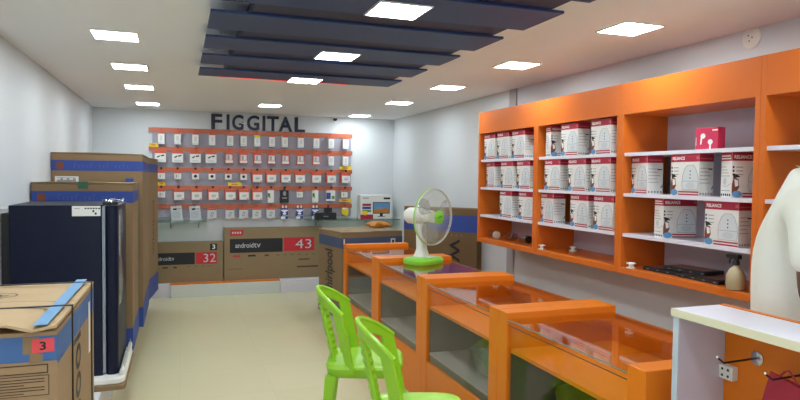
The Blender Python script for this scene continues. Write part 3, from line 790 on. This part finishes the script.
def mixer_box():
    W,D,H=.184,.09,.207
    b=MB(); m=[PAPER,CRIM,WHITEP,GREYL,GREYP,BLACKP,BLUEI,BROWNI,mat('pale_red_print',(206,92,104),.5),mat('cool_grey_print',(212,216,220),.5)]
    b.box(-D/2,-W/2,0,D/2,W/2,H)
    F=frame((-D/2,0,0),'-X')
    for K,ww in ((F,W),(frame((0,-W/2,0),'-Y'),D)):
        b.rect(K,-ww/2,H-.038,ww/2,H,1)
    b.rect(frame((0,0,H),'+Z'),-D/2,-W/2,D/2,W/2,1)
    b.text(F,'RELIANCE',-.082,H-.028,.0,H-.012,2,.0012,bold=.03); b.rect(F,.075,H-.026,.092,H-.012,8,.0012)
    # jar picture
    jar=[(-.012,.03),(.085,.03),(.090,.06),(.086,.10),(.072,.135),(.055,.152),(.02,.152),(.002,.135),(-.012,.10),(-.016,.06)]
    b.poly(F,jar,9); b.tube([(x,y,.001) for x,y in jar],.0012,4,4,F,True)
    b.rect(F,-.012,.072,.086,.074,4,.0012); b.disc(F,.037,.052,.03,.016,3,.0014)
    for k in range(3): b.rect(F,.034,.085+k*.017,.040,.092+k*.017,5,.0012)
    for k in range(3): b.rect(F,-.088,.135-k*.017,-.080,.145-k*.017,5); b.rect(F,-.072,.138-k*.017,-.04,.142-k*.017,4)
    b.poly(F,[(-.09,.02),(-.07,.02),(-.055,.05),(-.06,.085),(-.083,.095),(-.09,.06)],7); b.poly(F,[(-.085,.09),(-.05,.095),(-.065,.105),(-.085,.112)],5,.0012)
    b.poly(F,[(-.075,.05),(-.06,.055),(-.062,.08),(-.08,.085)],2,.0014)
    b.disc(F,-.066,.016,.024,.016,6,.0016)
    b.rect(F,-.04,.003,.092,.010,1); b.rect(F,-.04,.016,.092,.023,1)
    # side faces
    K=frame((0,-W/2,0),'-Y')
    for k in range(5): b.rect(K,-.038,.135-k*.018,.012+.008*(k%3),.138-k*.018,4)
    b.rect(K,.012,.13,.038,.136,5); b.rect(K,-.04,H-.026,.035,H-.02,8,.0012); b.poly(K,[(.03,.03),(.042,.04),(.042,.055)],5)
    for k in range(5): b.disc(K,-.034+k*.017,.012,.006,.006,4)
    K=Matrix(((1,0,0,0),(0,-1,0,0),(0,0,1,0),(0,0,0,1))); 
    K=Matrix(((-1,0,0,0),(0,0,1,W/2),(0,1,0,0),(0,0,0,1)))   # +Y face
    b.rect(K,-D/2,H-.038,D/2,H,1); b.rect(K,-.038,H-.018,.035,H-.012,2,.0012); b.rect(K,-.04,H-.03,.04,H-.024,2,.0012)
    for k in range(4): b.rect(K,-.04,.14-k*.014,.0+.01*k,.143-k*.014,4)
    b.disc(K,-.01,.075,.016,.018,3); b.tube([(-.03,.055,.001),(0,.05,.001),(.03,.06,.001),(.04,.065,.001)],.0012,4,4,K); b.rect(K,-.04,.03,.035,.033,4)
    for k in range(5): b.disc(K,-.034+k*.017,.012,.006,.006,5)
    return b.build('appliance_box',m,bevel=.0015)
proto=None
def place(y,z,a,label,group,x=None,s=1.0):
    global proto
    if proto is None: proto=mixer_box(); o=proto
    else: o=proto.copy(); COL.objects.link(o)
    ar=math.radians(a)
    ext=.045*abs(math.cos(ar))+.096*abs(math.sin(ar))
    o.location=((2.380+ext) if x is None else x, y, z); o.rotation_euler=(0,0,ar)
    tag(o,label,'appliance box',group)
SN=['top shelf','second shelf','third shelf']
BN=['far bay','second bay','third bay']
L3=['leftmost','middle','rightmost']
BOX={(0,0):[(4.575,0),(4.355,0),(4.12,0)],(0,1):[(4.575,-8),(4.285,0),(4.04,0)],(0,2):[(4.295,0),(4.01,6)],
     (1,0):[(3.715,78),(3.47,0),(3.15,0)],(1,1):[(3.66,0),(3.385,0),(3.145,0)],(1,2):[(3.725,-6),(3.35,0),(3.11,0)],
     (2,1):[(2.825,-14),(2.48,0),(2.215,72)],(2,2):[(2.645,76),(2.255,3)]}
for (bay,row),l in BOX.items():
    for i,(y,a) in enumerate(l):
        nm = L3[i] if len(l)==3 else ['left','right'][i]
        tw = ' turned cornerwise' if abs(a)>12 else ''
        place(y,SZ[row],a,'white and red mixer box%s, %s on %s of %s'%(tw,nm,SN[row],BN[bay]),'mixer boxes on the orange shelves')
# small red earbud box
b=MB(); b.box(-.025,-.064,0,.025,.064,.105); F=frame((-.025,0,0),'-X')
for dx,dy in ((-.02,.03),(.022,0)):
    b.disc(F,dx,dy+.035,.014,.013,1); b.poly(F,[(dx-.004,dy+.035),(dx+.006,dy+.035),(dx+.004,dy),(dx-.006,dy)] if dx>0 else [(dx-.012,dy+.03),(dx-.002,dy+.03),(dx-.008,dy-.005),(dx-.016,dy-.005)],1,.001)
b.rect(F,.032,.088,.062,.094,1); b.rect(F,-.062,.02,-.058,.06,1)
o=b.build('earbud_box',[mat('rose_red_card',(206,44,84),.4),WHITEP],bevel=.002); o.location=(2.43,2.375,1.60); o.rotation_euler.z=.08
tag(o,'small red earbud box on the top shelf of the third bay','earbud box')

# things on the bottom boards
def jar(y,x,label,cap):
    t=thing('glass_jar',label,'jar',(x,y,.952+.033),0,'jars lying on the far bottom board')
    My=Matrix.Rotation(PI/2,4,'X')
    MB().lathe([(.001,-.05),(.03,-.05),(.033,-.045),(.033,.03),(.024,.042)],20,0,My).build('jar_body',JARG,t,smooth=True)
    MB().lathe([(.027,.043),(.029,.045),(.029,.07),(.001,.071)],20,0,My).build('lid',cap,t,smooth=True)
jar(4.60,2.44,'clear glass jar with a white lid lying at the far end of the bottom board',WPLAST)
jar(4.42,2.50,'clear glass jar lying between the other two on the bottom board',METAL)
jar(4.20,2.50,'glass jar with a black lid lying on the far bottom board',BLACK)
for y,x,l in ((3.80,2.40,'small white cable reel at the far corner of the second bay bottom board'),(3.66,2.56,'small white cable reel near the back of the second bay bottom board'),(2.865,2.39,'small white cable reel beside the dark flat packs')):
    b=MB(); b.lathe([(.024,0),(.026,.002),(.026,.006),(.014,.008),(.014,.024),(.026,.026),(.026,.030),(.02,.032),(.01,.022)],18)
    o=b.build('cable_reel',WPLAST,smooth=True); o.location=(x,y,.952); tag(o,l,'cable reel','white cable reels on the bottom boards')
def flat(y,x,z,L,rz,label):
    b=MB(); b.box(-.07,-L/2,0,.07,L/2,.02); F=frame((-.07,0,0),'-X')
    for k in range(4): b.rect(F,-L/2+.03+k*.07,.008,-L/2+.045+k*.07,.012,1)
    b.rect(frame((0,0,.02),'+Z'),-.06,-L/2+.02,.06,L/2-.02,2)
    o=b.build('flat_pack',[BLACKP,GREYP,mat('brown_cover',(124,86,80),.4)],bevel=.002); o.location=(x,y,z); o.rotation_euler.z=rz
    tag(o,label,'flat pack','dark flat packs on the third bay bottom board')
flat(2.69,2.50,.952,.25,.05,'dark flat pack lying farther along the third bay bottom board')
flat(2.42,2.49,.952,.27,-.03,'dark flat pack lying nearest the spray bottle')
flat(2.55,2.52,.973,.26,.08,'dark flat pack lying on top of the other two')
t=thing('spray_bottle','cloudy plastic spray bottle with a black trigger on the bottom board','spray bottle',(2.40,2.175,.952)); t.scale=(.88,.88,.9)
MB().lathe([(.03,0),(.045,.004),(.048,.03),(.046,.075),(.03,.105),(.014,.118),(.013,.125)],24).build('bottle',SPRAY,t,smooth=True)
MB().lathe([(.017,.1255),(.017,.142),(.012,.148),(.012,.156)],16).build('collar',BLACK,t,smooth=True)
b=MB(); b.box(-.014,-.022,.1565,.014,.05,.178); b.box(-.007,.05,.162,.007,.062,.174); b.tube([(0,.03,.158),(0,.042,.145),(0,.04,.128)],.005,6); b.build('trigger_head',BLACK,t,bevel=.003)

# ------------------------------------------------------------------ white counter at right
t=thing('white_counter','white-topped counter with an orange back panel and hooks, nearest at right','counter',(0,0,0))
XA,XBk=1.455,1.665
b=MB(); b.box(XA,.20,1.026,XBk-.02,1.55,1.05,0); b.build('top_board',WHITEL,t,bevel=.002); tbd=t.children[0]
MB().box(XA-.004,.20,1.0262,XA-.0003,1.552,1.0502).build('edge_band',CREAM,tbd)
for a in (1.524,.22): MB().box(XA+.006,a,0,XBk-.02,a+.022,1.0255).build('side_panel',LAV,t)
MB().box(XA+.001,1.5235,0,XA+.0056,1.5465,1.0255).build('side_edge',mat('pale_blue_edge',(190,200,212),.4),t)
MB().box(XBk-.019,.20,0,XBk,1.55,1.052).build('back_panel',ORANGE,t)
MB().box(XA+.02,.243,.06,XBk-.02,1.523,.08).build('bottom_board',LAV,t)
MB().box(XA+.02,.243,.42,XBk-.02,1.523,.44).build('shelf',LAV,t)
def hook(y,z):
    o=MB(); Mx=Matrix.Translation((XBk-.0195,y,z)) @ Matrix.Rotation(-PI/2,4,'Y')
    o.lathe([(.022,0),(.022,.003),(.018,.006),(.001,.0065)],20,1,Mx); 
    o.tube([(XBk-.026,y,z),(XBk-.15,y,z-.003),(XBk-.168,y+.006,z+.012)],.0032,8,0); o.lathe([(.001,-.004),(.004,0),(.001,.004)],8,2,Matrix.Translation((XBk-.169,y+.0065,z+.014)))
    return o.build('hook',[DMETAL,METAL,WPLAST],t,smooth=True)
hook(1.405,.915); hook(1.245,.915)
b=MB(); b.box(XBk-.045,1.471,.824,XBk-.0195,1.5235,.868); F=frame((XBk-.045,1.497,.846),'-X')
for dx in (-.011,.011):
    for dy in (-.010,.010): b.disc(F,dx,dy,.0045,.0045,1)
b.build('power_socket',[PAPER,BLACK],t,bevel=.003)
# red bag on the hook
t=thing('red_bag','red cloth bag hanging from the hook under the white counter','bag',(XBk-.09,1.245,0))
b=MB(); rg=[]
for f,hx in ((0,.010),(.12,.018),(.5,.026),(.9,.02),(1,.012)):
    # a folded square bag hanging by one corner: its top edge runs down away from the corner
    A=Vector((0,.055,.913)).lerp(Vector((0,.135,.60)),f); Bq=Vector((0,-.16,.875)).lerp(Vector((0,-.12,.55)),f); q=[]
    for k in range(10): q.append(tuple(A.lerp(Bq,k/9)+Vector((-hx*math.sin(PI*(k+.5)/10),0,0))))
    for k in range(10): q.append(tuple(Bq.lerp(A,k/9)+Vector((hx*math.sin(PI*(k+.5)/10),0,0))))
    rg.append(q)
b.loft(rg); bb=b.build('bag_body',REDBAG,t,smooth=True)
b=MB(); b.tube([(0,.03,.905),(0,.012,.925),(0,0,.930),(0,-.012,.92),(0,-.03,.895)],.003,6); b.build('strap',REDBAG,bb)

# ------------------------------------------------------------------ person behind the white counter
def skin(name,joints,edges,mt,parent,sub=2):
    me=bpy.data.meshes.new(name); me.from_pydata([j[0] for j in joints],edges,[]); o=bpy.data.objects.new(name,me); COL.objects.link(o)
    md=o.modifiers.new('skin','SKIN'); md.use_smooth_shade=True
    for v,j in zip(me.skin_vertices[0].data,joints):
        v.radius=j[1] if isinstance(j[1],tuple) else (j[1],j[1])
    me.skin_vertices[0].data[0].use_root=True
    ss=o.modifiers.new('sub','SUBSURF'); ss.levels=sub; ss.render_levels=sub
    bpy.context.view_layer.update()
    m2=bpy.data.meshes.new_from_object(o.evaluated_get(bpy.context.evaluated_depsgraph_get()))
    bpy.data.objects.remove(o)
    m2.name=name; m2.materials.clear(); m2.materials.append(mt)
    m2.polygons.foreach_set('use_smooth',[True]*len(m2.polygons))
    o=bpy.data.objects.new(name,m2); COL.objects.link(o); o.parent=parent
    return o
# local: +y forward, +x to the person's right, standing at origin
pf=math.atan2(-.78,.63)-PI/2
person=thing('person','person in an off-white short-sleeved shirt standing behind the white counter','person',(1.862,1.452,.007),pf)
J=[((0,0,.92),(.15,.10)),((0,0,1.08),(.135,.095)),((0,-.01,1.25),(.155,.11)),((0,.0,1.33),(.10,.075)),((0,.06,1.465),(.052,.052)),((0,.12,1.545),(.065,.07)),((0,.145,1.625),(.075,.09)),((0,.145,1.685),(.055,.065))]
E_=[(0,1),(1,2),(2,3),(3,4),(4,5),(5,6),(6,7)]
def chain(start,pts):
    p=start
    for q in pts: J.append(q); E_.append((p,len(J)-1)); p=len(J)-1
    return p
for s_ in (1,-1):
    w=chain(3,[((s_*.17,.03,1.365),.045),((s_*.23,.03,1.25),.046),((s_*.245,.03,1.095),.040),((s_*.215,.15,1.075),.036),((s_*.20,.24,1.075),.026),((s_*.195,.27,1.075),(.032,.018))])
    for k,(dx,L) in enumerate(((-.026,.062),(-.009,.075),(.009,.07),(.025,.055))):
        chain(w,[((s_*(.195)+dx,.305,1.075),.0095),((s_*.195+dx*1.1,.305+L*.55,1.07),.0088),((s_*.195+dx*1.1,.305+L,1.058),.0075)])
    chain(w,[((s_*(.195-.036),.275,1.07),.0105),((s_*(.195-.05),.31,1.062),.0085)])
    f=chain(0,[((s_*.10,0,.82),.088),((s_*.105,.005,.48),.058),((s_*.105,-.02,.25),.05),((s_*.105,-.03,.08),.036),((s_*.11,.05,.035),(.04,.03)),((s_*.115,.14,.022),(.036,.020))])
skin('body',J,E_,SKIN,person)
T=[((0,-.005,.84),(.150,.128)),((0,-.01,1.05),(.16,.132)),((0,-.01,1.22),(.175,.135)),((0,-.012,1.368),(.165,.152)),((0,.045,1.45),(.085,.085)),
   ((.18,.02,1.385),.074),((.235,.03,1.28),.064),((.25,.03,1.165),.066),((-.175,.025,1.385),.078),((-.222,.045,1.28),.070),((-.232,.05,1.165),.069)]
TE=[(0,1),(1,2),(2,3),(3,4),(3,5),(5,6),(6,7),(3,8),(8,9),(9,10)]
skin('shirt',T,TE,SHIRT,person)
T=[((0,0,.93),(.135,.11)),((.085,0,.80),.085),((.10,.0,.48),.064),((.103,-.02,.10),.055),((-.085,0,.80),.085),((-.10,.0,.48),.064),((-.103,-.02,.10),.055)]
skin('trousers',T,[(0,1),(1,2),(2,3),(0,4),(4,5),(5,6)],TROUS,person)
b=MB(); b.lathe([(.068,-.01),(.07,.0),(.066,.022),(.06,.024)],20,0,Matrix.Translation((0,.055,1.46))); b.build('collar',SHIRT,person,smooth=True)
b=MB(); rg=[]
for j in range(7):
    th=j/6*PI*.5; rg.append([( .085*math.cos(th)*math.cos(2*PI*k/20), .128+.102*math.cos(th)*math.sin(2*PI*k/20)-(.02 if j==0 else 0), 1.65+.10*math.sin(th)) for k in range(20)])
b.loft(rg); b.build('hair',HAIR,person,smooth=True)
for s_ in (1,-1):
    b=MB(); b.lathe([(.001,-.012),(.012,0),(.001,.012)],12,0,Matrix.Translation((s_*.032,.225,1.62))); b.build('eye',WPLAST,person,smooth=True)
    b=MB(); b.loft([[(s_*.078+.006*math.cos(2*PI*k/10)*e,.14+.02*e*math.cos(2*PI*k/10),1.605+.032*e*math.sin(2*PI*k/10)) for k in range(10)] for e in (.6,1,.6)],0); b.build('ear',SKIN,person,smooth=True)
b=MB(); b.add([(-.015,.225,1.585),(.015,.225,1.585),(0,.255,1.59),(0,.232,1.63)],[(0,1,2),(0,2,3),(1,3,2)]); b.build('nose',SKIN,person)
b=MB(); b.tube([(-.024,.215,1.555),(0,.228,1.553),(.024,.215,1.555)],.006,8); b.build('mouth',mat('lips',(112,58,52),.5),person,smooth=True)

# ------------------------------------------------------------------ daylight through the open shop front, camera
w=bpy.data.worlds.new('daylight'); S.world=w; w.use_nodes=True
bg=w.node_tree.nodes['Background']; bg.inputs[0].default_value=(.85,.93,1.0,1); bg.inputs[1].default_value=1.5

yaw,pit,rol=math.radians(19.42187),math.radians(-2.1213),math.radians(.66306)
fw=Vector((math.sin(yaw)*math.cos(pit),math.cos(yaw)*math.cos(pit),math.sin(pit)))
rt=Vector((math.cos(yaw),-math.sin(yaw),0)); up=rt.cross(fw)
r2=math.cos(rol)*rt+math.sin(rol)*up; u2=-math.sin(rol)*rt+math.cos(rol)*up
cd=bpy.data.cameras.new('camera'); cd.sensor_width=36; cd.lens=626.04/800*36; cd.clip_start=.02
cam=bpy.data.objects.new('camera',cd); COL.objects.link(cam)
cam.matrix_world=Matrix(((r2.x,u2.x,-fw.x,0),(r2.y,u2.y,-fw.y,0),(r2.z,u2.z,-fw.z,1.45),(0,0,0,1)))
S.camera=cam
S.view_settings.view_transform='Standard'; S.view_settings.look='None'; S.view_settings.gamma=1; S.view_settings.use_curve_mapping=False
S.view_settings.exposure=0.14
S.cycles.use_denoising=True
S.cycles.max_bounces=10; S.cycles.transparent_max_bounces=24
